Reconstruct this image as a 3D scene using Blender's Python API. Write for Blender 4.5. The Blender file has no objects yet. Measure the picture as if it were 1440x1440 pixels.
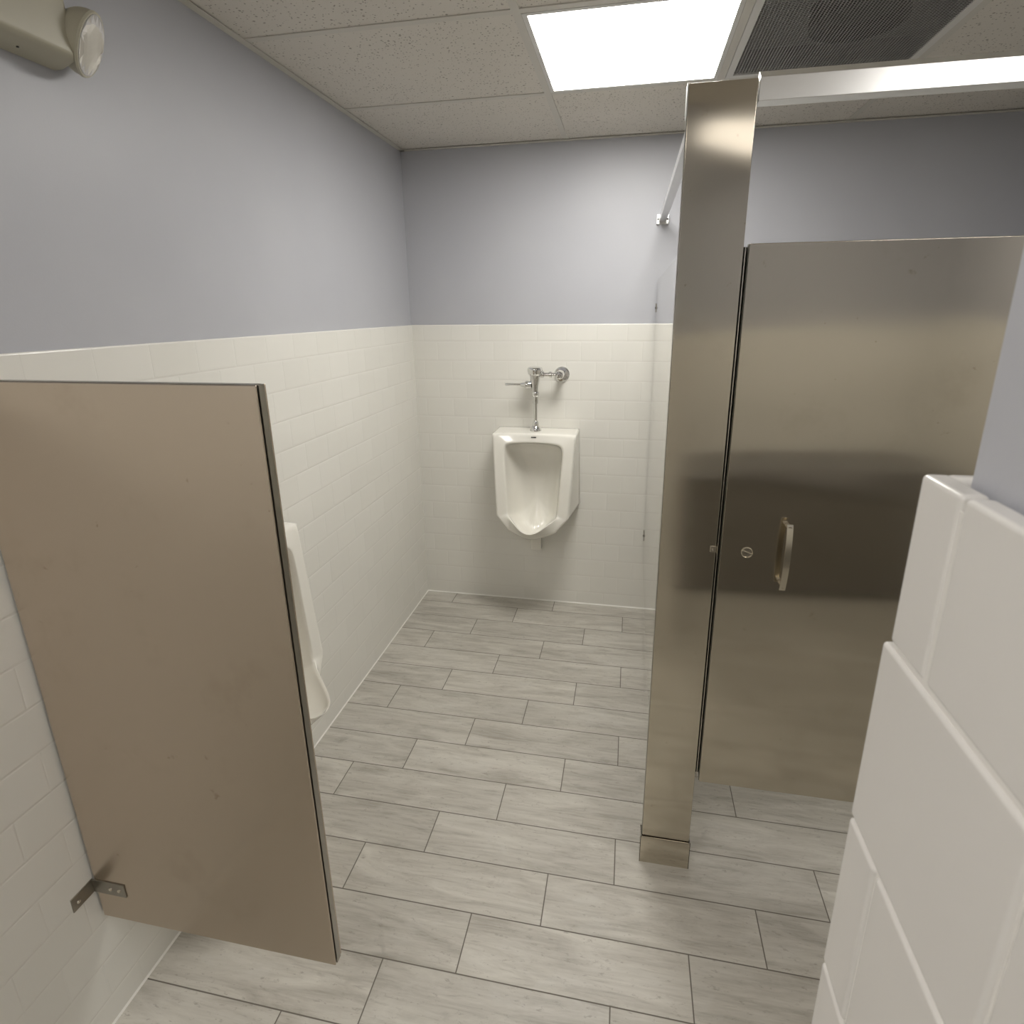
import bpy, bmesh, math
from mathutils import Vector, Matrix
PI = math.pi
S = bpy.context.scene
C = S.collection

# ---------------------------------------------------------------- camera
CAM = (1.1566, -2.9616, 1.6436); YAW = -0.19109; PITCH = -0.27827; ROLL = -0.01041
F_PX = 793.24; UX = 11.97; UY = -56.46
sy, cy_ = math.sin(YAW), math.cos(YAW); sp, cp = math.sin(PITCH), math.cos(PITCH)
fwd = Vector((sy*cp, cy_*cp, sp)); rt = Vector((cy_, -sy, 0)); up = rt.cross(fwd)
r2 = rt*math.cos(ROLL) + up*math.sin(ROLL); u2 = -rt*math.sin(ROLL) + up*math.cos(ROLL)
cam = bpy.data.objects.new('camera', bpy.data.cameras.new('camera')); C.objects.link(cam)
M = Matrix((r2, u2, -fwd)).transposed().to_4x4(); M.translation = CAM
cam.matrix_world = M
cam.data.sensor_width = 36; cam.data.lens = 36*F_PX/1440
cam.data.shift_x = -UX/1440; cam.data.shift_y = UY/1440
cam.data.clip_start = 0.01
cam.data.dof.use_dof = True; cam.data.dof.focus_distance = 2.2; cam.data.dof.aperture_fstop = 20
S.camera = cam

# ---------------------------------------------------------------- world, exposure
w = bpy.data.worlds.new('world'); S.world = w; w.use_nodes = True
w.node_tree.nodes['Background'].inputs[0].default_value = (0.9, 0.93, 1, 1)
w.node_tree.nodes['Background'].inputs[1].default_value = 0.05
S.view_settings.view_transform = 'Standard'; S.view_settings.look = 'None'
S.view_settings.gamma = 1; S.view_settings.exposure = 0.08
LAMP = 23.0        # emission of the lit ceiling panels
LAMP2 = 12.0
LAMP3 = 11.0

# ---------------------------------------------------------------- key sizes (metres)
H = 2.412          # ceiling
HW = 1.576         # top of the wainscot
CO = 0.101         # tile course
XR = 2.86          # right wall
XN = 1.276         # face of the stub wall beside the camera
YN = -2.711        # its far end
YB = -4.45         # wall behind the camera
PT = 0.010         # tile thickness over the paint

# ---------------------------------------------------------------- material helpers
class NT:
    def __init__(s, name):
        s.m = bpy.data.materials.new(name); s.m.use_nodes = True
        s.t = s.m.node_tree; s.n = s.t.nodes; s.l = s.t.links
        s.b = s.n['Principled BSDF']
    def node(s, t, **k):
        n = s.n.new(t)
        for a, v in k.items(): setattr(n, a, v)
        return n
    def link(s, a, b): s.l.new(a, b)
    def math(s, op, a, b=None, c=None, clamp=False):
        n = s.node('ShaderNodeMath', operation=op); n.use_clamp = clamp
        for i, v in enumerate((a, b, c)):
            if v is None: continue
            if isinstance(v, (int, float)): n.inputs[i].default_value = v
            else: s.link(v, n.inputs[i])
        return n.outputs[0]
    def pos(s):
        g = s.node('ShaderNodeNewGeometry'); x = s.node('ShaderNodeSeparateXYZ')
        s.link(g.outputs['Position'], x.inputs[0]); return g.outputs['Position'], x.outputs
    def comb(s, x, y, z):
        n = s.node('ShaderNodeCombineXYZ')
        for i, v in enumerate((x, y, z)):
            if isinstance(v, (int, float)): n.inputs[i].default_value = v
            else: s.link(v, n.inputs[i])
        return n.outputs[0]
    def noise(s, vec, scale, detail=3, rough=0.5, dist=0):
        n = s.node('ShaderNodeTexNoise'); n.inputs['Scale'].default_value = scale
        n.inputs['Detail'].default_value = detail; n.inputs['Roughness'].default_value = rough
        n.inputs['Distortion'].default_value = dist
        s.link(vec, n.inputs['Vector']); return n.outputs['Fac']
    def ramp(s, fac, stops):
        n = s.node('ShaderNodeValToRGB'); e = n.color_ramp.elements
        while len(e) < len(stops): e.new(0.5)
        for el, (p, c) in zip(e, stops):
            el.position = p; el.color = (c, c, c, 1) if isinstance(c, (int, float)) else (*c, 1)
        s.link(fac, n.inputs[0]); return n.outputs[0]
    def mix(s, f, a, b):
        n = s.node('ShaderNodeMix', data_type='RGBA')
        if isinstance(f, (int, float)): n.inputs[0].default_value = f
        else: s.link(f, n.inputs[0])
        for i, v in ((6, a), (7, b)):
            if isinstance(v, tuple): n.inputs[i].default_value = (*v, 1)
            else: s.link(v, n.inputs[i])
        return n.outputs[2]
    def bump(s, h, strength=0.3, dist=0.002, normal=None):
        n = s.node('ShaderNodeBump'); n.inputs['Strength'].default_value = strength
        n.inputs['Distance'].default_value = dist; s.link(h, n.inputs['Height'])
        if normal is not None: s.link(normal, n.inputs['Normal'])
        s.link(n.outputs[0], s.b.inputs['Normal']); return n.outputs[0]
    def set(s, **k):
        names = dict(color='Base Color', rough='Roughness', metal='Metallic', aniso='Anisotropic', spec='Specular IOR Level', coat='Coat Weight')
        for a, v in k.items():
            i = s.b.inputs[names[a]]
            if isinstance(v, tuple): i.default_value = (*v, 1)
            elif isinstance(v, (int, float)): i.default_value = v
            else: s.link(v, i)
        return s

def simple(name, color, rough=0.5, metal=0.0, **k):
    return NT(name).set(color=color, rough=rough, metal=metal, **k).m

def paint_mat():
    t = NT('lavender grey wall paint'); p, x = t.pos()
    n = t.noise(p, 260, 2)
    big = t.noise(p, 2.2, 3)
    t.set(color=t.mix(t.ramp(big, [(0.35, 0.0), (0.7, 1.0)]), (0.46, 0.466, 0.50), (0.485, 0.491, 0.522)), rough=0.42, spec=0.4)
    t.bump(n, 0.12, 0.001); return t.m

def tile_mat(name, axis, off, zoff, grout=(0.70, 0.68, 0.63), tl=0.154):
    """running-bond glazed wall tile; axis 0: runs along x, 1: along y"""
    t = NT(name); p, x = t.pos()
    zz = t.math('DIVIDE', t.math('SUBTRACT', x[2], zoff), CO)
    # the cap course above the last full one is its own course
    k = t.math('FLOOR', zz); fz = t.math('SUBTRACT', zz, k)
    dz = t.math('MULTIPLY', t.math('MINIMUM', fz, t.math('SUBTRACT', 1.0, fz)), CO)
    sh = t.math('MULTIPLY', t.math('MODULO', t.math('ABSOLUTE', k), 2.0), 0.5)
    u = t.math('ADD', t.math('DIVIDE', t.math('SUBTRACT', x[axis], off), tl), sh)
    ku = t.math('FLOOR', u); fu = t.math('SUBTRACT', u, ku)
    du = t.math('MULTIPLY', t.math('MINIMUM', fu, t.math('SUBTRACT', 1.0, fu)), tl)
    du = t.math('ADD', du, 0.0011)          # head joints are butted tighter than the bed joints
    d = t.math('MINIMUM', dz, du)
    wob = t.math('MULTIPLY', t.math('SUBTRACT', t.noise(p, 9, 2), 0.5), 0.0012)
    d = t.math('ADD', d, wob)
    g = t.ramp(t.math('DIVIDE', d, 0.004), [(0.18, 1.0), (0.42, 0.0)])
    wn = t.node('ShaderNodeTexWhiteNoise', noise_dimensions='2D'); t.link(t.comb(ku, k, 0), wn.inputs['Vector'])
    col = t.mix(wn.outputs['Value'], (0.765, 0.752, 0.70), (0.785, 0.772, 0.722))
    t.set(color=t.mix(g, col, grout), rough=t.math('ADD', t.math('MULTIPLY', g, 0.5), 0.13), spec=0.5)
    h = t.ramp(t.math('DIVIDE', d, 0.012), [(0.08, 0.0), (0.30, 0.75), (0.8, 1.0)])
    # every tile is set very slightly out of true, so reflections break up
    tilt = t.math('MULTIPLY', t.math('SUBTRACT', wn.outputs['Value'], 0.5), t.math('SUBTRACT', fz, 0.5))
    wav = t.noise(p, 14, 1)
    hh = t.math('ADD', h, t.math('ADD', t.math('MULTIPLY', wav, 0.35), t.math('MULTIPLY', tilt, 0.25)))
    t.bump(hh, 0.45, 0.0014); return t.m

def floor_mat():
    t = NT('grey wood-look plank tile'); p, x = t.pos()
    P, L = 0.1545, 0.5937
    v = t.math('DIVIDE', t.math('SUBTRACT', t.math('MULTIPLY', x[1], -1.0), 0.1161), P)
    k = t.math('FLOOR', v); fv = t.math('SUBTRACT', v, k)
    k3 = t.math('MODULO', t.math('ADD', k, 30.0), 3.0)
    off = t.math('SUBTRACT', 0.581, t.math('MULTIPLY', k3, 0.1972))
    u = t.math('DIVIDE', t.math('SUBTRACT', x[0], off), L)
    ku = t.math('FLOOR', u); fu = t.math('SUBTRACT', u, ku)
    dv = t.math('MULTIPLY', t.math('MINIMUM', fv, t.math('SUBTRACT', 1.0, fv)), P)
    du = t.math('MULTIPLY', t.math('MINIMUM', fu, t.math('SUBTRACT', 1.0, fu)), L)
    d = t.math('MINIMUM', dv, du)
    g = t.ramp(t.math('DIVIDE', d, 0.004), [(0.26, 1.0), (0.52, 0.0)])
    wn = t.node('ShaderNodeTexWhiteNoise', noise_dimensions='2D'); t.link(t.comb(ku, k, 0), wn.inputs['Vector'])
    seed = t.math('MULTIPLY', wn.outputs['Value'], 37.0)
    # wood figure: long streaks along the plank, bent around soft knots
    vec = t.comb(t.math('MULTIPLY', x[0], 1.0), t.math('MULTIPLY', x[1], 5.5), seed)
    n1 = t.noise(vec, 3.2, 5, 0.62, 0.9)
    vec2 = t.comb(t.math('MULTIPLY', x[0], 1.0), t.math('MULTIPLY', x[1], 14.0), seed)
    n2 = t.noise(vec2, 7.0, 6, 0.72, 0.6)
    vec3 = t.comb(x[0], t.math('MULTIPLY', x[1], 1.6), seed)
    n3 = t.noise(vec3, 7.5, 4, 0.6, 0.5)
    base = t.mix(t.ramp(n1, [(0.30, 0.0), (0.72, 1.0)]), (0.34, 0.315, 0.27), (0.60, 0.575, 0.515))
    fine = t.ramp(n2, [(0.42, 0.0), (0.56, 0.5), (0.68, 1.0)])
    base = t.mix(t.math('MULTIPLY', fine, 0.5), base, (0.60, 0.58, 0.53))
    streak = t.ramp(n2, [(0.26, 1.0), (0.40, 0.0)])
    base = t.mix(t.math('MULTIPLY', streak, 0.75), base, (0.27, 0.25, 0.22))
    knot = t.ramp(n3, [(0.24, 1.0), (0.36, 0.0)])
    base = t.mix(t.math('MULTIPLY', knot, 0.6), base, (0.30, 0.275, 0.24))
    cloud = t.ramp(n3, [(0.55, 0.0), (0.75, 1.0)])
    base = t.mix(t.math('MULTIPLY', cloud, 0.35), base, (0.61, 0.60, 0.56))
    fl = t.noise(t.comb(x[0], t.math('MULTIPLY', x[1], 2.6), seed), 38, 4, 0.75)
    base = t.mix(t.math('MULTIPLY', t.ramp(fl, [(0.31, 1.0), (0.41, 0.0)]), 0.6), base, (0.27, 0.245, 0.21))
    tone = t.math('ADD', 0.97, t.math('MULTIPLY', wn.outputs['Value'], 0.09))
    hs = t.node('ShaderNodeHueSaturation'); t.link(base, hs.inputs['Color']); t.link(tone, hs.inputs['Value'])
    t.set(color=t.mix(g, hs.outputs[0], (0.15, 0.133, 0.112)),
          rough=t.math('ADD', t.math('MULTIPLY', g, 0.4), t.math('ADD', 0.36, t.math('MULTIPLY', n2, 0.1))), spec=0.45)
    h = t.math('SUBTRACT', t.math('MULTIPLY', n2, 0.12), g)
    t.bump(h, 0.5, 0.0008); return t.m

def ceiling_mat():
    t = NT('fissured mineral fibre ceiling tile'); p, x = t.pos()
    v = t.node('ShaderNodeTexVoronoi'); v.inputs['Scale'].default_value = 95; t.link(p, v.inputs['Vector'])
    gate = t.noise(p, 40, 2)
    hole = t.math('MULTIPLY', t.ramp(v.outputs['Distance'], [(0.16, 1.0), (0.27, 0.0)]), t.ramp(gate, [(0.42, 0.0), (0.50, 1.0)]))
    v2 = t.node('ShaderNodeTexVoronoi'); v2.inputs['Scale'].default_value = 42; t.link(p, v2.inputs['Vector'])
    hole2 = t.math('MULTIPLY', t.ramp(v2.outputs['Distance'], [(0.10, 1.0), (0.20, 0.0)]), t.ramp(t.noise(p, 23, 2), [(0.50, 0.0), (0.56, 1.0)]))
    a = t.math('MAXIMUM', hole, hole2)
    t.set(color=t.mix(a, (0.70, 0.665, 0.61), (0.33, 0.30, 0.265)), rough=0.95, spec=0.1)
    t.bump(t.math('ADD', t.math('MULTIPLY', a, -1.0), t.math('MULTIPLY', t.noise(p, 300, 2), 0.4)), 0.5, 0.0015); return t.m

def steel_mat(name, grain='z', col=(0.50, 0.46, 0.395), rough=0.24, aniso=0.75, wave=0.5, stain=0.5, seed=0.0, smear=None):
    t = NT(name); p, x = t.pos()
    g = {'z': (60, 60, 0.8), 'x': (0.8, 60, 60), 'y': (60, 0.8, 60)}[grain]
    gv = t.comb(t.math('MULTIPLY', x[0], g[0]), t.math('MULTIPLY', x[1], g[1]), t.math('MULTIPLY', x[2], g[2]))
    gn = t.noise(gv, 6, 3, 0.7)
    sv = t.comb(t.math('ADD', x[0], seed), x[1], x[2])
    s1 = t.ramp(t.noise(sv, 5.5, 5, 0.68), [(0.56, 0.0), (0.72, 1.0)])       # cloudy wiping marks
    s2 = t.ramp(t.noise(sv, 26, 4, 0.6), [(0.70, 0.0), (0.80, 1.0)])         # small finger and splash spots
    s3 = t.ramp(t.noise(sv, 75, 2, 0.5), [(0.75, 0.0), (0.80, 0.8)])
    st = t.math('MULTIPLY', t.math('MAXIMUM', t.math('MULTIPLY', s1, 0.28), t.math('MAXIMUM', s2, s3)), stain)
    base = t.mix(t.math('MULTIPLY', gn, 0.18), col, tuple(c*1.12 for c in col))
    base = t.mix(st, base, tuple(c*k for c, k in zip(col, (0.62, 0.56, 0.48))))
    t.set(color=base, metal=1.0, rough=rough, aniso=aniso)
    tg = t.node('ShaderNodeTangent', direction_type='RADIAL')
    tv = {'z': (0, 0, 1), 'x': (1, 0, 0), 'y': (0, 1, 0)}[smear or grain]
    cv = t.node('ShaderNodeCombineXYZ')
    for i in range(3): cv.inputs[i].default_value = tv[i]
    t.link(cv.outputs[0], t.b.inputs['Tangent'])
    wv = t.comb(t.math('MULTIPLY', x[0], 1.1), x[1], t.math('MULTIPLY', x[2], 3.6))
    h = t.math('ADD', t.noise(wv, 1.5, 1), t.math('MULTIPLY', gn, 0.0015))
    t.bump(h, wave, 0.02); return t.m

PAINT = paint_mat()
TILE_L = tile_mat('white glazed wall tile left', 1, -2.056, 1.49)
TILE_B = tile_mat('white glazed wall tile back', 0, 0.06, 1.49)
FLOOR = floor_mat(); CEIL = ceiling_mat()
STEEL = steel_mat('brushed stainless steel stall', 'z', col=(0.62, 0.57, 0.48), seed=3.0, wave=0.22, aniso=0.7, rough=0.13, smear='x', stain=0.6)
STEEL_SCREEN = steel_mat('brushed stainless steel screen', 'z', col=(0.63, 0.545, 0.455), seed=11.3, wave=0.35, rough=0.27, aniso=0.5, stain=0.75)
EDGE = simple('steel edge moulding', (0.36, 0.34, 0.30), 0.32, 1.0)
PALE_EDGE = simple('pale steel lip', (0.70, 0.66, 0.58), 0.25, 1.0)
GROOVE = simple('dark seam between the sheets', (0.025, 0.02, 0.016), 0.8)
ALU = simple('satin aluminium', (0.80, 0.80, 0.79), 0.30, 1.0)
CHROME = simple('polished chrome', (0.80, 0.80, 0.79), 0.06, 1.0)
SATIN = simple('satin nickel', (0.66, 0.61, 0.51), 0.24, 1.0)
CHINA = simple('white vitreous china', (0.82, 0.80, 0.735), 0.12, 0.0, coat=0.4)
GRID = simple('off-white painted ceiling grid', (0.62, 0.595, 0.54), 0.5)
WHITE = simple('white enamel', (0.70, 0.69, 0.66), 0.45)
CAULK = simple('white caulk', (0.86, 0.85, 0.80), 0.5)
IVORY = simple('aged ivory plastic', (0.44, 0.415, 0.325), 0.4)
LENS = NT('ribbed clear lens').set(color=(0.78, 0.76, 0.73), rough=0.14, metal=0.55).m
BLACK = simple('dark mark', (0.03, 0.03, 0.03), 0.5)
VENT = simple('grey painted grille', (0.25, 0.246, 0.235), 0.5)
DUCT = simple('inside of the air box', (0.42, 0.41, 0.39), 0.8)
DUCTHOLE = simple('duct collar', (0.02, 0.02, 0.018), 0.9)
def emis(name, col, s):
    t = NT(name); t.b.inputs['Emission Color'].default_value = (*col, 1)
    t.b.inputs['Emission Strength'].default_value = s; t.set(color=(0.9, 0.9, 0.9)); return t.m
LIT = emis('lit diffuser', (1.0, 0.975, 0.925), LAMP)
LIT2 = emis('lit diffuser behind', (1.0, 0.965, 0.92), LAMP2)
LIT3 = emis('lit diffuser over the counter', (1.0, 0.965, 0.92), LAMP3)

# ---------------------------------------------------------------- mesh helpers
def obj(name, bm, mats, parent=None, smooth=False, bevel=0, segs=2, label=None, kind=None, angle=35):
    me = bpy.data.meshes.new(name); bmesh.ops.recalc_face_normals(bm, faces=bm.faces[:]); bm.to_mesh(me); bm.free()
    for m in (mats if isinstance(mats, (list, tuple)) else [mats]): me.materials.append(m)
    o = bpy.data.objects.new(name, me); C.objects.link(o)
    if parent: o.parent = parent
    if bevel:
        b = o.modifiers.new('bevel', 'BEVEL'); b.width = bevel; b.segments = segs; b.limit_method = 'ANGLE'; b.angle_limit = math.radians(30)
    if smooth or bevel:
        for f in me.polygons: f.use_smooth = True
        me.set_sharp_from_angle(angle=math.radians(angle)) if not bevel else None
        if bevel: o.modifiers['bevel'].harden_normals = True
    if label: o['label'] = label
    if kind: o['kind'] = kind
    return o
def struct(name, bm, mats, parent=None, **k):
    return obj(name, bm, mats, parent, kind=None if parent else 'structure', **k)
def box(bm, x0, x1, y0, y1, z0, z1, mi=0):
    vs = [bm.verts.new((x, y, z)) for z in (z0, z1) for y in (y0, y1) for x in (x0, x1)]
    for q in ((0,1,3,2),(4,6,7,5),(0,4,5,1),(2,3,7,6),(0,2,6,4),(1,5,7,3)):
        f = bm.faces.new([vs[i] for i in q]); f.material_index = mi
    return vs
def B(*a): 
    bm = bmesh.new(); box(bm, *a); return bm
def prism(bm, pts, axis, a0, a1, mi=0):
    """extrude a closed 2D outline along an axis"""
    def P(p, a): return {0: (a, p[0], p[1]), 1: (p[0], a, p[1]), 2: (p[0], p[1], a)}[axis]
    v0 = [bm.verts.new(P(p, a0)) for p in pts]; v1 = [bm.verts.new(P(p, a1)) for p in pts]; n = len(pts)
    fs = [bm.faces.new(v0), bm.faces.new(v1[::-1])] + [bm.faces.new((v0[i], v0[(i+1) % n], v1[(i+1) % n], v1[i])) for i in range(n)]
    for f in fs: f.material_index = mi
def lathe(bm, prof, origin, axis, segs=28, mi=0):
    """prof = [(r, t)...] turned about axis through origin"""
    ax = Vector(axis).normalized(); a = ax.orthogonal().normalized(); b = ax.cross(a); o = Vector(origin); rings = []
    for r, t in prof:
        rings.append([bm.verts.new(o + ax*t + (a*math.cos(2*PI*i/segs) + b*math.sin(2*PI*i/segs))*r) for i in range(segs)] if r > 1e-6 else [bm.verts.new(o + ax*t)])
    for A, D in zip(rings, rings[1:]):
        for i in range(segs):
            j = (i+1) % segs
            if len(A) == 1 and len(D) == 1: continue
            if len(A) == 1: f = bm.faces.new((A[0], D[j], D[i]))
            elif len(D) == 1: f = bm.faces.new((A[i], A[j], D[0]))
            else: f = bm.faces.new((A[i], A[j], D[j], D[i]))
            f.material_index = mi
    for R in (rings[0], rings[-1]):
        if len(R) > 1: bm.faces.new(R).material_index = mi
def LA(prof, origin, axis, segs=28):
    bm = bmesh.new(); lathe(bm, prof, origin, axis, segs); return bm
def tube(bm, pts, r, segs=14):
    for a, b in zip(pts, pts[1:]):
        a, b = Vector(a), Vector(b); lathe(bm, [(r, 0), (r, (b-a).length)], a, b-a, segs)
def empty(name, loc, label, cat, group=None, rz=0):
    o = bpy.data.objects.new(name, None); C.objects.link(o); o.location = loc; o.rotation_euler = (0, 0, rz)
    o.empty_display_size = 0.05; o['label'] = label; o['category'] = cat
    if group: o['group'] = group
    return o
def shift(o, root):
    """children are modelled in world coordinates: move their origin under the root"""
    o.parent = root; o.matrix_parent_inverse = Matrix.Identity(4)
    if o.parent: o.data.transform(Matrix.Translation(-root.location))
    return o

# ================================================================ THE ROOM
struct('floor', B(-0.1, XR+0.1, YB-0.1, 0.1, -0.06, 0), FLOOR)

def wall(name, paint_bm, tile_bm, tile_mat_, caulk_bm=None):
    wl = struct(name, paint_bm, PAINT)
    ti = struct('tile_wainscot', tile_bm, tile_mat_, wl, bevel=0.006, segs=4)
    if caulk_bm: struct('caulk_line', caulk_bm, CAULK, wl)
    return wl
wall('wall_left', B(-0.12, -PT, YB-0.1, PT, 0, H+0.15), B(-PT, 0, YB, 0.009, 0, HW), TILE_L,
     (lambda b: (prism(b, [(0, 0.0), (0.003, 0.0), (0, 0.006)], 1, YB, 0), b)[1])(bmesh.new()))
wall('wall_back', B(-PT, XR, PT, 0.12, 0, H+0.15), B(-0.009, XR, 0, PT, 0, HW-0.0002), TILE_B,
     (lambda b: (prism(b, [(0, 0.0), (-0.004, 0.0), (0, 0.006)], 0, 0, XR), b)[1])(bmesh.new()))
wall('wall_right', B(XR+PT, XR+0.12, -4.03, PT, 0, H+0.15), B(XR, XR+PT, -3.90, 0.0, 0, HW), TILE_L)
wall('wall_behind', B(-PT, XN+0.14, YB-0.12, YB-PT, 0, H+0.15), B(0, XN, YB-PT, YB, 0, HW), TILE_B)

# stub wall beside the camera: block with its painted upper part and real pillow-edged tiles below
XF = XN+0.135      # far face of the stub
wn_ = struct('wall_near', B(XN+0.012, XF-0.012, YB, YN-0.014, 0, H+0.15), PAINT)
wall('wall_front', B(XF-0.012, XR+PT, -4.03, -3.91, 0, H+0.15), B(XF, XR, -3.91, -3.90, 0, HW), TILE_B)
TGL = NT('glazed near tile'); 
_p, _x = TGL.pos(); TGL.set(color=(0.735, 0.712, 0.675), rough=0.16, spec=0.5); TGL.bump(TGL.noise(_p, 12, 1), 0.3, 0.002)
TGL = TGL.m
bm = bmesh.new(); box(bm, XN+0.0007, XN+0.012, YB, YN-0.004, 0, HW-0.004)
box(bm, XN+0.0035, XF-0.001, YN-0.012, YN-0.001, 0, HW-0.004)
box(bm, XF-0.012, XF-0.001, -3.90, YN-0.004, 0, HW-0.004)
struct('grout_bed', bm, simple('near grout', (0.80, 0.775, 0.73), 0.6), wn_)
bm = bmesh.new(); zt = HW + 0.002; G = 0.0010; row = 0; z1 = zt; zs = []
z = 1.499
zs.append((z, zt))
while z > 0.02: zs.append((max(z-CO, 0.0), z)); z -= CO
for row, (z0, z1) in enumerate(zs):
    e = YN - 0.0015 + (0.004 if row else 0.0) - 0.0
    y = e; first = 0.031 if row % 2 == 0 else 0.104
    while y > YB+0.01:
        y2 = max(y-first, YB); first = 0.154
        box(bm, XN - (0.001 if row else 0.0), XN+0.010, y2+G, y-(0 if y == e else G), z0+G, z1-(0 if row == 0 else G)); y = y2
struct('tile_wainscot', bm, TGL, wn_, bevel=0.0022, segs=4)
# tiled end face of the stub, turned to the stalls
bm = bmesh.new()
for row, (z0, z1) in enumerate(zs):
    x = XN+0.0065; first = 0.154 if row % 2 else 0.085
    while x < XF-0.01:
        x2 = min(x+first, XF); first = 0.154
        box(bm, x+G, x2-G, YN-0.0085, YN+0.0, z0+G, z1-(0 if row == 0 else G)); x = x2
struct('end_tile_wainscot', bm, TGL, wn_, bevel=0.003, segs=2)

# ceiling: lay-in tiles above a T-bar grid
gx = [0.8167-0.6096*2, 0.8167-0.6096, 0.8167, 0.8167+0.6096, 0.8167+1.2192, 0.8167+1.8288, 0.8167+2.4384]
gy = [-0.5972 - 0.6096*i for i in range(8)]
holes = []       # cells with a fixture: (column x0, row y top)
def cell(ix, iy): return (gx[ix], gx[ix+1], gy[iy+1], gy[iy])
fix = {'light': cell(2, 0), 'vent': cell(3, 0), 'light2': cell(1, 4), 'light3': cell(4, 3), 'added_glow': cell(3, 4)}
bm = bmesh.new()
xs = [-PT] + [g for g in gx if g > 0] + [XR+PT]; ys = [YB-PT] + sorted(g for g in gy if g > YB) + [PT]
for x0, x1 in zip(xs, xs[1:]):
    for y0, y1 in zip(ys, ys[1:]):
        cx, cyy = (x0+x1)/2, (y0+y1)/2
        if any(a < cx < b and c < cyy < d for a, b, c, d in fix.values()): continue
        box(bm, x0, x1, y0, y1, H+0.003, H+0.02)
struct('ceiling', bm, CEIL)
# which seams carry a bar: 2 x 4 ft tiles run along x
bm = bmesh.new(); TW = 0.012
for y in gy:
    if y > YB: box(bm, 0, XR, y-TW, y+TW, H, H+0.0028)
rows = [PT] + [g for g in gy if g > YB] + [YB]
for i in range(len(rows)-1):
    yt, yb = rows[i], rows[i+1]
    vx = {0: [gx[2], gx[4]], 1: [gx[2], gx[3], gx[4]], 2: [gx[2], gx[4]], 3: [gx[2], gx[4]], 4: [gx[2], gx[4]], 5: [gx[2], gx[4]]}.get(i, [gx[2]])
    for x in vx:
        if i == 5: pass
        box(bm, x-TW, x+TW, yb+TW, min(yt, 0)-TW*(i > 0), H, H+0.0028)
struct('trim_1', bm, GRID)
bm = bmesh.new()
for pts, ax, a0, a1 in (([(-PT, H-0.002), (0.014, H-0.002), (0.014, H), (-PT+0.002, H), (-PT+0.002, H+0.02), (-PT, H+0.02)], 1, YB, 0.008),):
    prism(bm, [(p[0], p[1]) for p in pts], ax, a0, a1)
prism(bm, [(PT, H-0.002), (-0.014, H-0.002), (-0.014, H), (PT-0.002, H), (PT-0.002, H+0.02), (PT, H+0.02)], 0, -PT, XR)
struct('trim_2', bm, GRID)

# ================================================================ CEILING FIXTURES
def ceiling_light(c, mat, label):
    x0, x1, y0, y1 = c; cx, cyy = (x0+x1)/2, (y0+y1)/2
    t = empty('ceiling_light', (cx, cyy, H), label, 'light')
    x0 += 0.013; x1 -= 0.013; y0 += 0.013; y1 -= 0.013; fw = 0.014
    bm = bmesh.new()
    for a in ((x0, x1, y0, y0+fw), (x0, x1, y1-fw, y1), (x0, x0+fw, y0+fw, y1-fw), (x1-fw, x1, y0+fw, y1-fw)):
        box(bm, *a, H-0.001, H+0.030)
    box(bm, x0, x1, y0, y1, H+0.030, H+0.06)
    shift(obj('frame', bm, WHITE), t)
    shift(obj('diffuser', B(x0+fw, x1-fw, y0+fw, y1-fw, H+0.001, H+0.006), mat), t)
    return t
ceiling_light(fix['light'], LIT, 'square lit white panel light set in the ceiling beside the dark air grille')
ceiling_light(fix['light2'], LIT2, 'second square lit panel light in the ceiling above the entrance, behind the viewer')

ceiling_light(fix['light3'], LIT3, 'square lit ceiling panel light over the counter alcove, behind the viewer')
ceiling_light(fix['added_glow'], emis('added dim glow', (1.0, 0.95, 0.88), 1.6), 'dim glowing ceiling panel added behind the viewer, to mirror as a bright band in the pilaster')  # unseen glowing panel, added to put a soft bright band on the pilaster
x0, x1, y0, y1 = fix['vent']; vc = ((x0+x1)/2, (y0+y1)/2, H)
t = empty('air_vent', vc, 'square dark grey egg-crate air grille in a white frame in the ceiling', 'vent')
x0 += 0.013; x1 -= 0.013; y0 += 0.013; y1 -= 0.013; fw = 0.022; bm = bmesh.new()
for a in ((x0, x1, y0, y0+fw), (x0, x1, y1-fw, y1), (x0, x0+fw, y0+fw, y1-fw), (x1-fw, x1, y0+fw, y1-fw)):
    box(bm, *a, H-0.002, H+0.016)
shift(obj('frame', bm, WHITE), t)
bm = bmesh.new(); n = 58; th = 0.0015
X0, X1, Y0, Y1 = x0+fw, x1-fw, y0+fw, y1-fw
for i in range(1, n):
    xx = X0 + (X1-X0)*i/n; box(bm, xx-th, xx+th, Y0, Y1, H+0.002, H+0.0036)
    yy = Y0 + (Y1-Y0)*i/n; box(bm, X0, X1, yy-th*0.7, yy+th*0.7, H+0.0021, H+0.0035)
shift(obj('egg_crate_grille', bm, VENT), t)
bm = bmesh.new()
box(bm, X0-0.01, X1+0.01, Y0-0.01, Y1+0.01, H+0.07, H+0.08)
for a in ((X0-0.01, X0, Y0, Y1), (X1, X1+0.01, Y0, Y1), (X0-0.01, X1+0.01, Y0-0.01, Y0), (X0-0.01, X1+0.01, Y1, Y1+0.01)): box(bm, *a, H+0.017, H+0.07)
shift(obj('air_box', bm, DUCT), t)
shift(obj('duct_collar', LA([(0.13, 0), (0.13, 0.05), (0.124, 0.05), (0.124, 0.004), (0.0, 0.004)], (vc[0]+0.03, vc[1]+0.01, H+0.069), (0, 0, -1), 40), DUCTHOLE), t)

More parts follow.
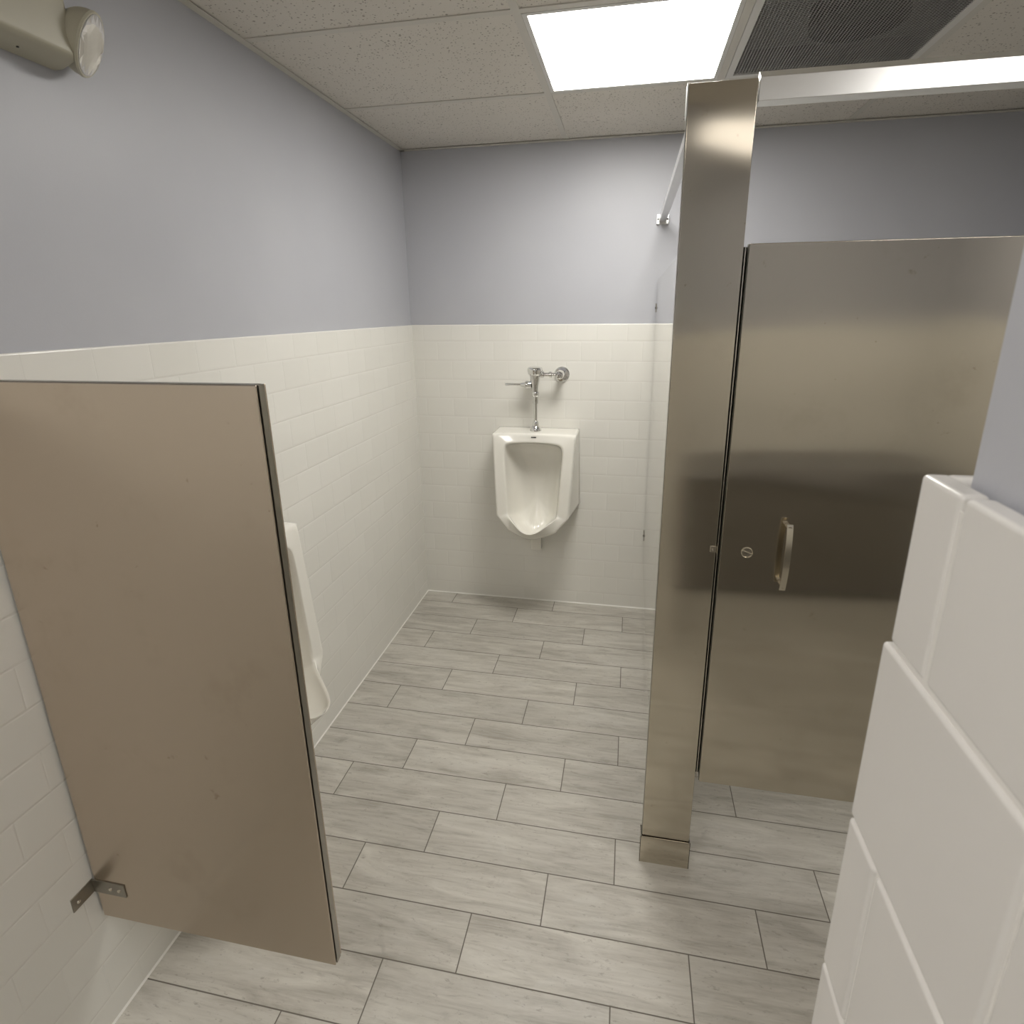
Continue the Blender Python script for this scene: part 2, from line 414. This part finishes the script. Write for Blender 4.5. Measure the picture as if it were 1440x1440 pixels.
# ================================================================ EMERGENCY LIGHT on the left wall
t = empty('emergency_light', (0.0, -2.08, 2.12), 'aged ivory plastic emergency light high on the left grey wall, partly out of frame', 'emergency light')
bm = bmesh.new(); zb, zt = 2.118, 2.300
ya, yb = -2.36, -1.842     # back outline; the front is smaller all round
def ring(xx, iy, iz): return [bm.verts.new((xx, y, z)) for y, z in ((ya+iy, zb+iz), (yb-iy, zb+iz), (yb-iy, zt-iz), (ya+iy, zt-iz))]
R = [ring(-PT, 0, 0), ring(0.012, 0, 0), ring(0.060, 0.016, 0.004), ring(0.072, 0.03, 0.012)]
bm.faces.new(R[0]); bm.faces.new(R[-1][::-1])
for A, D in zip(R, R[1:]):
    for i in range(4): bm.faces.new((A[i], A[(i+1) % 4], D[(i+1) % 4], D[i]))
hs = shift(obj('housing', bm, IVORY, bevel=0.004, segs=3), t)
for yy in (-1.945, -2.02):
    shift(obj('test_hole', LA([(0.0022, 0), (0.0022, 0.002), (0, 0.002)], (0.028, yy, zb+0.0015), (0, 0, -1), 10), BLACK), t)
# lamp head: swivel neck, domed shell, ribbed lens, turned down the room
hc = Vector((0.058, -1.822, 2.168)); hd = Vector((0.80, 0.46, -0.40)).normalized()
shift(obj('swivel_neck', LA([(0.018, -0.02), (0.018, 0.03)], (0.035, -1.870, 2.175), (0.15, 1, 0), 16), IVORY, smooth=True), t)
RD = 0.060
prof = [(0.0, -0.050)] + [(RD*math.sin(a), -0.050*math.cos(a)) for a in [PI/2*i/9 for i in range(1, 10)]] + [(RD+0.0015, 0.004), (RD, 0.008)]
shift(obj('lamp_head', LA(prof, hc, hd, 32), IVORY, smooth=True), t)
bm = bmesh.new(); a = hd.orthogonal().normalized()
side = hd.cross(Vector((0, 0, 1))).normalized(); vert = side.cross(hd).normalized(); n = 4
vs = {}
for i in range(n*3+1):
    s = -0.055 + 0.11*i/(n*3); hh = math.sqrt(max(0.0555**2 - s*s, 0))
    lift = 0.009 + (0.0040 if i % 3 == 1 else 0.001)
    for j in range(7):
        q = -1 + 2*j/6; vs[i, j] = bm.verts.new(hc + hd*(0.009 + (0.0042*((i + j) % 2) if 0 < j < 6 and 0 < i < n*3 else 0)) + side*s + vert*(hh*q))
for i in range(n*3):
    for j in range(6): bm.faces.new((vs[i, j], vs[i+1, j], vs[i+1, j+1], vs[i, j+1]))
lathe(bm, [(0.0565, 0.002), (0.0565, 0.0085), (0.0, 0.0085)], hc, hd, 32)
shift(obj('ribbed_lens', bm, LENS), t)

# ================================================================ URINALS
def urinal(loc, rz, label):
    t = empty('urinal', loc, label, 'urinal', None, rz)
    # control rings, right half: T0 top centre, T1 top corner, S1 lower side, B1 bottom corner, P spout tip   (u, depth, z)
    K = [
     [(0, 0.0, 1.037), (0.2195, 0.0, 1.037), (0.228, 0.0, 0.62), (0.13, 0.0, 0.475), (0.045, 0.0, 0.46), (0, 0.0, 0.455)],
     [(0, 0.172, 1.036), (0.2170, 0.190, 1.036), (0.189, 0.245, 0.607), (0.124, 0.256, 0.531), (0.040, 0.292, 0.506), (0, 0.304, 0.503)],
     [(0, 0.182, 0.995), (0.160, 0.200, 0.988), (0.137, 0.240, 0.618), (0.115, 0.262, 0.600), (0.042, 0.345, 0.562), (0, 0.358, 0.554)],
     [(0, 0.174, 0.990), (0.153, 0.192, 0.981), (0.130, 0.232, 0.613), (0.109, 0.256, 0.596), (0.038, 0.338, 0.558), (0, 0.350, 0.550)],
     [(0, 0.120, 0.975), (0.140, 0.125, 0.960), (0.122, 0.165, 0.590), (0.100, 0.235, 0.572), (0.034, 0.318, 0.530), (0, 0.330, 0.524)],
     [(0, 0.055, 0.925), (0.095, 0.065, 0.900), (0.092, 0.090, 0.580), (0.072, 0.125, 0.525), (0.022, 0.195, 0.498), (0, 0.200, 0.495)],
     [(0, 0.040, 0.840), (0.040, 0.045, 0.820), (0.045, 0.060, 0.600), (0.035, 0.090, 0.515), (0.012, 0.125, 0.494), (0, 0.130, 0.492)],
    ]
    div = (3, 5, 2, 2, 1)
    def full(keys, k):
        out = []
        for s, (a, b) in enumerate(zip(keys, keys[1:])):
            for i in range(div[s]):
                f = i/div[s]; a_, b_ = Vector(a), Vector(b); p = a_.lerp(b_, f)
                if s == 3 and k in (1, 2, 3, 4):      # the lip bows: narrow rounded spout
                    p = a_.lerp(b_, f); p.y += 0.0
                if s == 0 and k >= 1: p.y = a[1] + (b[1]-a[1])*f*f; p.z = a[2] + (b[2]-a[2])*f*f
                out.append(p)
        out.append(Vector(keys[-1]))
        rightside = out
        left = [Vector((-p.x, p.y, p.z)) for p in out[1:-1]][::-1]
        return rightside + left
    bm = bmesh.new(); rings = [[bm.verts.new((p.x, -p.y, p.z)) for p in full(k, i)] for i, k in enumerate(K)]
    n = len(rings[0]); crease = bm.edges.layers.float.new('crease_edge')
    for A, D in zip(rings, rings[1:]):
        for i in range(n): bm.faces.new((A[i], A[(i+1) % n], D[(i+1) % n], D[i]))
    bm.faces.new(rings[-1]); bm.faces.new(rings[0][::-1])
    bm.edges.ensure_lookup_table()
    def cr(a, b, v):
        e = bm.edges.get((a, b))
        if e: e[crease] = v
    i1, i2, i3 = div[0], div[0]+div[1], div[0]+div[1]+div[2]
    for k, v in ((0, 1.0), (1, 0.92), (2, 0.6), (3, 0.4)):
        for i in range(n): cr(rings[k][i], rings[k][(i+1) % n], v)
    for i in (i1, n-i1): cr(rings[0][i], rings[1][i], 0.85)
    for i in (i2, n-i2): cr(rings[0][i], rings[1][i], 0.9); cr(rings[1][i], rings[2][i], 0.5)
    for i in (i3, n-i3): cr(rings[0][i], rings[1][i], 0.95); cr(rings[1][i], rings[2][i], 0.95)
    o = obj('bowl', bm, CHINA, t, smooth=True, angle=180)
    sm = o.modifiers.new('sub', 'SUBSURF'); sm.levels = 2; sm.render_levels = 3
    # drain strainer
    obj('drain_strainer', LA([(0.0, 0.0), (0.026, 0.0), (0.026, 0.004), (0.02, 0.006), (0, 0.006)], (0, -0.115, 0.5045), (0, -0.3, 1), 20), CHINA, t, smooth=True)
    # white outlet cover below
    bm = bmesh.new(); box(bm, -0.042, 0.018, -0.045, 0.0, 0.335, 0.47); obj('outlet_cover', bm, CHINA, t, bevel=0.006, segs=3)
    # small dark maker's mark, two short bars of unreadable print
    bm = bmesh.new()
    for a, b in ((-0.0125, -0.0045), (-0.0035, 0.0045), (0.0055, 0.013)): box(bm, a, b, -0.1800, -0.168, 1.0185, 1.0222)
    obj('printed_mark', bm, BLACK, t)
    return t
UC = 0.688
urinal((UC, 0, 0), 0, 'white wall-hung china urinal on the back wall below the chrome flush valve')
urinal((0, -1.735, 0), PI/2, 'white wall-hung urinal on the left wall, half hidden behind the steel screen')

def flush_valve(loc, rz, label):
    t = empty('flush_valve', loc, label, 'flush valve', None, rz)
    D = -0.105
    obj('wall_flange', LA([(0.040, 0.0), (0.040, 0.005), (0.034, 0.012), (0.017, 0.014), (0.017, 0.075)], (0.122, 0, 1.322), (0, -1, 0), 36), CHROME, t, smooth=True)
    bm = bmesh.new()
    lathe(bm, [(0.0, -0.028), (0.015, -0.027), (0.022, -0.02), (0.022, 0.012), (0.019, 0.02), (0.019, 0.028), (0.014, 0.034), (0.0, 0.036)], (0.122, D+0.01, 1.330), (0, -1, 0), 28)
    so = obj('control_stop', bm, CHROME, t, smooth=True)
    obj('stop_cap', LA([(0.0115, 0), (0.0115, 0.005), (0.006, 0.007), (0.0, 0.0075)], (0.122, D-0.025, 1.330), (0, -1, 0), 6), CHROME, so)
    bm = bmesh.new()
    lathe(bm, [(0.010, 0.0), (0.010, 0.022), (0.016, 0.024), (0.016, 0.036), (0.0105, 0.038), (0.0105, 0.062), (0.017, 0.064), (0.017, 0.078), (0.011, 0.08), (0.011, 0.10)], (0.105, D, 1.331), (-1, 0, 0), 24)
    obj('supply_arm', bm, CHROME, t, smooth=True)
    bm = bmesh.new()   # valve body, waisted, with the handle boss
    lathe(bm, [(0.015, 1.243), (0.017, 1.250), (0.018, 1.268), (0.0225, 1.290), (0.026, 1.310), (0.029, 1.326), (0.0365, 1.334), (0.0365, 1.342)], (-0.004, D, 0), (0, 0, 1), 32)
    obj('valve_body', bm, CHROME, t, smooth=True)
    obj('valve_cap', LA([(0.0385, 0), (0.0395, 0.004), (0.0395, 0.017), (0.036, 0.025), (0.024, 0.0305), (0.0, 0.033)], (-0.004, D, 1.342), (0, 0, 1), 36), CHROME, t, smooth=True)
    hb = obj('handle_socket', LA([(0.017, 0.0), (0.019, 0.012), (0.021, 0.022), (0.021, 0.028), (0.013, 0.038), (0.010, 0.052), (0.008, 0.056)], (-0.022, D, 1.279), (-1, 0, -0.01), 28), CHROME, t, smooth=True)
    obj('flush_handle', LA([(0.0055, 0.0), (0.006, 0.02), (0.0062, 0.085), (0.005, 0.089), (0, 0.09)], (-0.070, D, 1.279), (-1, 0, 0.0), 18), CHROME, t, smooth=True)
    bm = bmesh.new()
    lathe(bm, [(0.018, 1.243), (0.0195, 1.238), (0.0195, 1.225), (0.015, 1.221), (0.0135, 1.215), (0.0135, 1.183), (0.0095, 1.181), (0.0092, 1.085)], (-0.001, D, 0), (0, 0, 1), 24)
    obj('flush_tube', bm, CHROME, t, smooth=True)
    obj('spud_flange', LA([(0.0295, 1.0365), (0.0305, 1.043), (0.026, 1.058), (0.017, 1.068), (0.0165, 1.078), (0.0125, 1.092), (0.0095, 1.094)], (-0.001, D, 0), (0, 0, 1), 28), CHROME, t, smooth=True)
    return t
flush_valve((UC, 0, 0), 0, 'chrome flush valve with side lever above the back wall urinal')
flush_valve((0, -1.735, 0), PI/2, 'chrome flush valve above the left wall urinal, hidden behind the steel screen')

# ================================================================ SHEET-METAL PANEL
def panel(x0, x1, y0, y1, z0, z1, parent, name, mat, thin='y', edges=('L', 'R', 'T', 'B'), lip=0.004):
    """hollow partition panel: two steel skins with a dark seam and an edge moulding between them"""
    bm = bmesh.new(); s = 0.0035
    if thin == 'y':
        box(bm, x0, x1, y0, y0+s, z0, z1, 0); box(bm, x0, x1, y1-s, y1, z0, z1, 0)
        box(bm, x0+0.003, x1-0.003, y0+s, y1-s, z0+0.003, z1-0.003, 1)
    else:
        box(bm, x0, x0+s, y0, y1, z0, z1, 0); box(bm, x1-s, x1, y0, y1, z0, z1, 0)
        box(bm, x0+s, x1-s, y0+0.003, y1-0.003, z0+0.003, z1-0.003, 1)
    o = shift(obj(name, bm, [mat, GROOVE], bevel=0.0012, segs=2), parent)
    bm = bmesh.new(); g = s+0.0025; e = 0.0012
    if thin == 'y':
        if 'L' in edges: box(bm, x0-e, x0+0.004, y0+g, y1-g, z0, z1)
        if 'R' in edges: box(bm, x1-0.004, x1+e, y0+g, y1-g, z0, z1)
        if 'T' in edges: box(bm, x0+0.004, x1-0.004, y0+g, y1-g, z1-0.004, z1+e)
        if 'B' in edges: box(bm, x0+0.004, x1-0.004, y0+g, y1-g, z0-e, z0+0.004)
    else:
        box(bm, x0+g, x1-g, y0-e, y0+0.004, z0, z1); box(bm, x0+g, x1-g, y1-0.004, y1+e, z0, z1)
        box(bm, x0+g, x1-g, y0+0.004, y1-0.004, z1-0.004, z1+e); box(bm, x0+g, x1-g, y0+0.004, y1-0.004, z0-e, z0+0.004)
    tr = obj('edge_moulding', bm, EDGE); tr.parent = o; tr.data.transform(Matrix.Translation(-parent.location))
    return o
def screw(bm, p, d, r=0.004):
    lathe(bm, [(r, 0.0), (r*0.95, 0.0012), (r*0.6, 0.0026), (0, 0.003)], p, d, 14)

# urinal screen on the left wall
t = empty('urinal_screen', (0, -2.17, 0.30), 'brown-tinged stainless steel urinal screen bracketed to the left tiled wall', 'screen')
SY = -2.183; ST = 0.026
pn = panel(0.008, 0.592, SY, SY+ST, 0.300, 1.5365, t, 'panel', STEEL_SCREEN)
def bracket(z, parent):
    bm = bmesh.new(); h = 0.036
    box(bm, 0.0, 0.0025, SY-0.052, SY, z-h/2, z+h/2); box(bm, 0.0, 0.088, SY-0.0025, SY, z-h/2, z+h/2)
    br = shift(obj('wall_bracket', bm, EDGE, bevel=0.0008, segs=2), parent)
    for p, d in (((0.0025, SY-0.038, z-0.002), (1, 0, 0)), ((0.050, SY-0.0025, z), (0, -1, 0)), ((0.073, SY-0.0025, z), (0, -1, 0))):
        b = bmesh.new(); screw(b, p, d, 0.0045); sc = obj('screw', b, PALE_EDGE, smooth=True); sc.parent = br; sc.data.transform(Matrix.Translation(-parent.location))
bracket(0.392, t)

# ================================================================ TOILET PARTITION
PY = -1.566; PTH = 0.032
t = empty('toilet_partition', (1.32, PY, 0), 'tall stainless steel toilet stall front with pilaster, closed door and top rail', 'toilet stall')
pil = panel(1.2535, 1.391, PY, PY+PTH, 0.06, 2.096, t, 'pilaster', STEEL)
# shoe round the foot
bm = bmesh.new(); a0, a1, b0, b1 = 1.2485, 1.3955, PY-0.004, PY+PTH+0.004
for q in ((a0, a1, b0, b0+0.0015), (a0, a1, b1-0.0015, b1), (a0, a0+0.0015, b0, b1), (a1-0.0015, a1, b0, b1)): box(bm, *q, 0.0, 0.099)
shift(obj('pilaster_shoe', bm, STEEL), t)
# headrail, an aluminium channel with an anti-grip ridge
bm = bmesh.new(); prism(bm, [(PY-0.004, 2.053), (PY+0.036, 2.053), (PY+0.036, 2.096), (PY+0.016, 2.112), (PY-0.004, 2.096)], 0, 1.3935, XR)
hr = shift(obj('headrail', bm, ALU, bevel=0.001, segs=2), t)
bm = bmesh.new(); box(bm, 1.2505, 1.2528, PY+0.001, PY+PTH-0.001, 2.035, 2.098)
shift(obj('headrail_end_plate', bm, ALU), t)
# door
dx0, dx1, dz0, dz1 = 1.4035, 2.010, 0.326, 1.7795
dr = panel(dx0, dx1, PY+0.001, PY+0.027, dz0, dz1, t, 'door', STEEL)
def sub(name, bm, mat, parent_part, root, **k):
    o = obj(name, bm, mat, **k); o.parent = parent_part; o.data.transform(Matrix.Translation(-root.location)); return o
# door pull: flat bowed strap on two short posts
bm = bmesh.new(); N = 22; hx = 1.5525; wv = 0.0070; outer = []; inner = []
for i in range(N+1):
    f = i/N; z = 0.966 + (1.141-0.966)*f
    d = 0.026 + 0.012*math.sin(PI*f)**0.8
    outer.append((PY-d, z)); inner.append((PY-d+0.004, z))
pts = outer + inner[::-1]
prism(bm, pts, 0, hx-wv, hx+wv)
hd_ = sub('pull_handle', bm, SATIN, dr, t, smooth=True, angle=30)
bm = bmesh.new()
for z in (0.978, 1.131): lathe(bm, [(0.0055, 0.0), (0.0055, 0.028)], (hx, PY-0.0005, z), (0, -1, 0), 16)
sub('handle_posts', bm, SATIN, dr, t, smooth=True)
bm = bmesh.new(); box(bm, 1.386, 1.4085, PY+0.0325, PY+0.040, 0.330, 1.776)
shift(obj('dark_gap_strip', bm, GROOVE), t)  # black strip added behind the door gap so no light shows through
bm = bmesh.new(); box(bm, 1.3955, 1.3975, PY+0.006, PY+0.0325, 0.332, 1.774)
shift(obj('strike_lip', bm, PALE_EDGE), t)
# slotted round occupancy dial
bm = bmesh.new(); lathe(bm, [(0.0142, 0.0), (0.0142, 0.0026), (0.0124, 0.0030), (0.0118, 0.0010), (0.0, 0.0010)], (1.4665, PY+0.0012, 1.051), (0, -1, 0), 36)
dl = sub('latch_dial', bm, SATIN, dr, t)
bm = bmesh.new(); vs_ = box(bm, -0.0125, 0.0125, -0.0040, 0.0, -0.0013, 0.0013)
bmesh.ops.transform(bm, matrix=Matrix.Translation((1.4665, PY, 1.051)) @ Matrix.Rotation(math.radians(22), 4, 'Y'), verts=bm.verts[:])
sub('slot_bar', bm, PALE_EDGE, dr, t)
# keeper / door stop clip on the pilaster
bm = bmesh.new(); box(bm, 1.377, 1.3925, PY-0.003, PY, 1.047, 1.063); box(bm, 1.3925, 1.395, PY-0.007, PY+0.012, 1.045, 1.065)
kp = shift(obj('door_keeper', bm, SATIN, bevel=0.0008), t)
bm = bmesh.new(); screw(bm, (1.3835, PY-0.003, 1.054), (0, -1, 0), 0.003); sub('screw', bm, PALE_EDGE, kp, t, smooth=True)
# hinge-side pilaster, run to the right wall
panel(2.020, 2.30, PY, PY+PTH, 0.06, 2.048, t, 'hinge_pilaster', STEEL, edges=('L', 'R'))
bm = bmesh.new(); box(bm, 2.012, 2.308, PY-0.006, PY+PTH+0.006, 0.0, 0.059); shift(obj('pilaster_shoe', bm, STEEL), t)
# side panel from the pilaster to the back wall
SIDE = steel_mat('polished side sheet', 'y', col=(0.72, 0.71, 0.68), rough=0.07, aniso=0.0, wave=0.03, stain=0.25, seed=7.0)
sd = panel(1.270, 1.296, PY+PTH+0.006, -0.012, 0.300, 1.780, t, 'side_panel', SIDE, thin='x')
for z in (1.650, 0.460):
    bm = bmesh.new(); box(bm, 1.2675, 1.270, -0.060, -0.001, z-0.02, z+0.02); box(bm, 1.235, 1.270, -0.0030, -0.0005, z-0.02, z+0.02) if False else None
    br = shift(obj('wall_bracket', bm, EDGE), t)
    bm = bmesh.new(); screw(bm, (1.2675, -0.035, z), (-1, 0, 0), 0.006); sub('screw', bm, BLACK, br, t)
# bar from the top of the pilaster to the back wall, with its foot plate
bm = bmesh.new(); xb0, xb1 = 1.266, 1.294
prism(bm, [(xb0, 2.040), (xb1, 2.040), (xb1, 2.066), ((xb0+xb1)/2, 2.080), (xb0, 2.066)], 1, PY+PTH+0.002, 0.008)
shift(obj('brace_rail', bm, ALU), t)
bm = bmesh.new(); box(bm, 1.252, 1.265, -0.010, 0.010, 2.030, 2.072); box(bm, 1.295, 1.308, -0.010, 0.010, 2.030, 2.072)
box(bm, 1.262, 1.298, -0.004+0.012, 0.010, 2.030, 2.072)
bp = shift(obj('brace_foot', bm, ALU, bevel=0.001), t)
bm = bmesh.new()
for xx in (1.2585, 1.3015):
    screw(bm, (xx, -0.010, 2.051), (0, -1, 0), 0.0042)
sub('screws', bm, BLACK, bp, t)

# ================================================================ unseen counter added behind the viewer to give the steel its dark band
t = empty('added_counter', (2.1, -3.6, 0), 'low grey counter added behind the viewer, to mirror as a dark band in the stall door', 'counter')
bm = bmesh.new(); box(bm, 1.43, 2.84, -3.898, -3.34, 0.72, 0.755); shift(obj('worktop', bm, simple('grey worktop', (0.20, 0.19, 0.18), 0.35), bevel=0.004), t)
LAM = simple('grey laminate', (0.20, 0.185, 0.165), 0.5)
shift(obj('apron', B(1.46, 2.82, -3.39, -3.37, 0.04, 0.72), LAM, bevel=0.002), t)
shift(obj('side_panel', B(1.46, 1.49, -3.89, -3.39, 0.0, 0.72), LAM), t)
shift(obj('side_panel', B(2.79, 2.82, -3.89, -3.39, 0.0, 0.72), LAM), t)
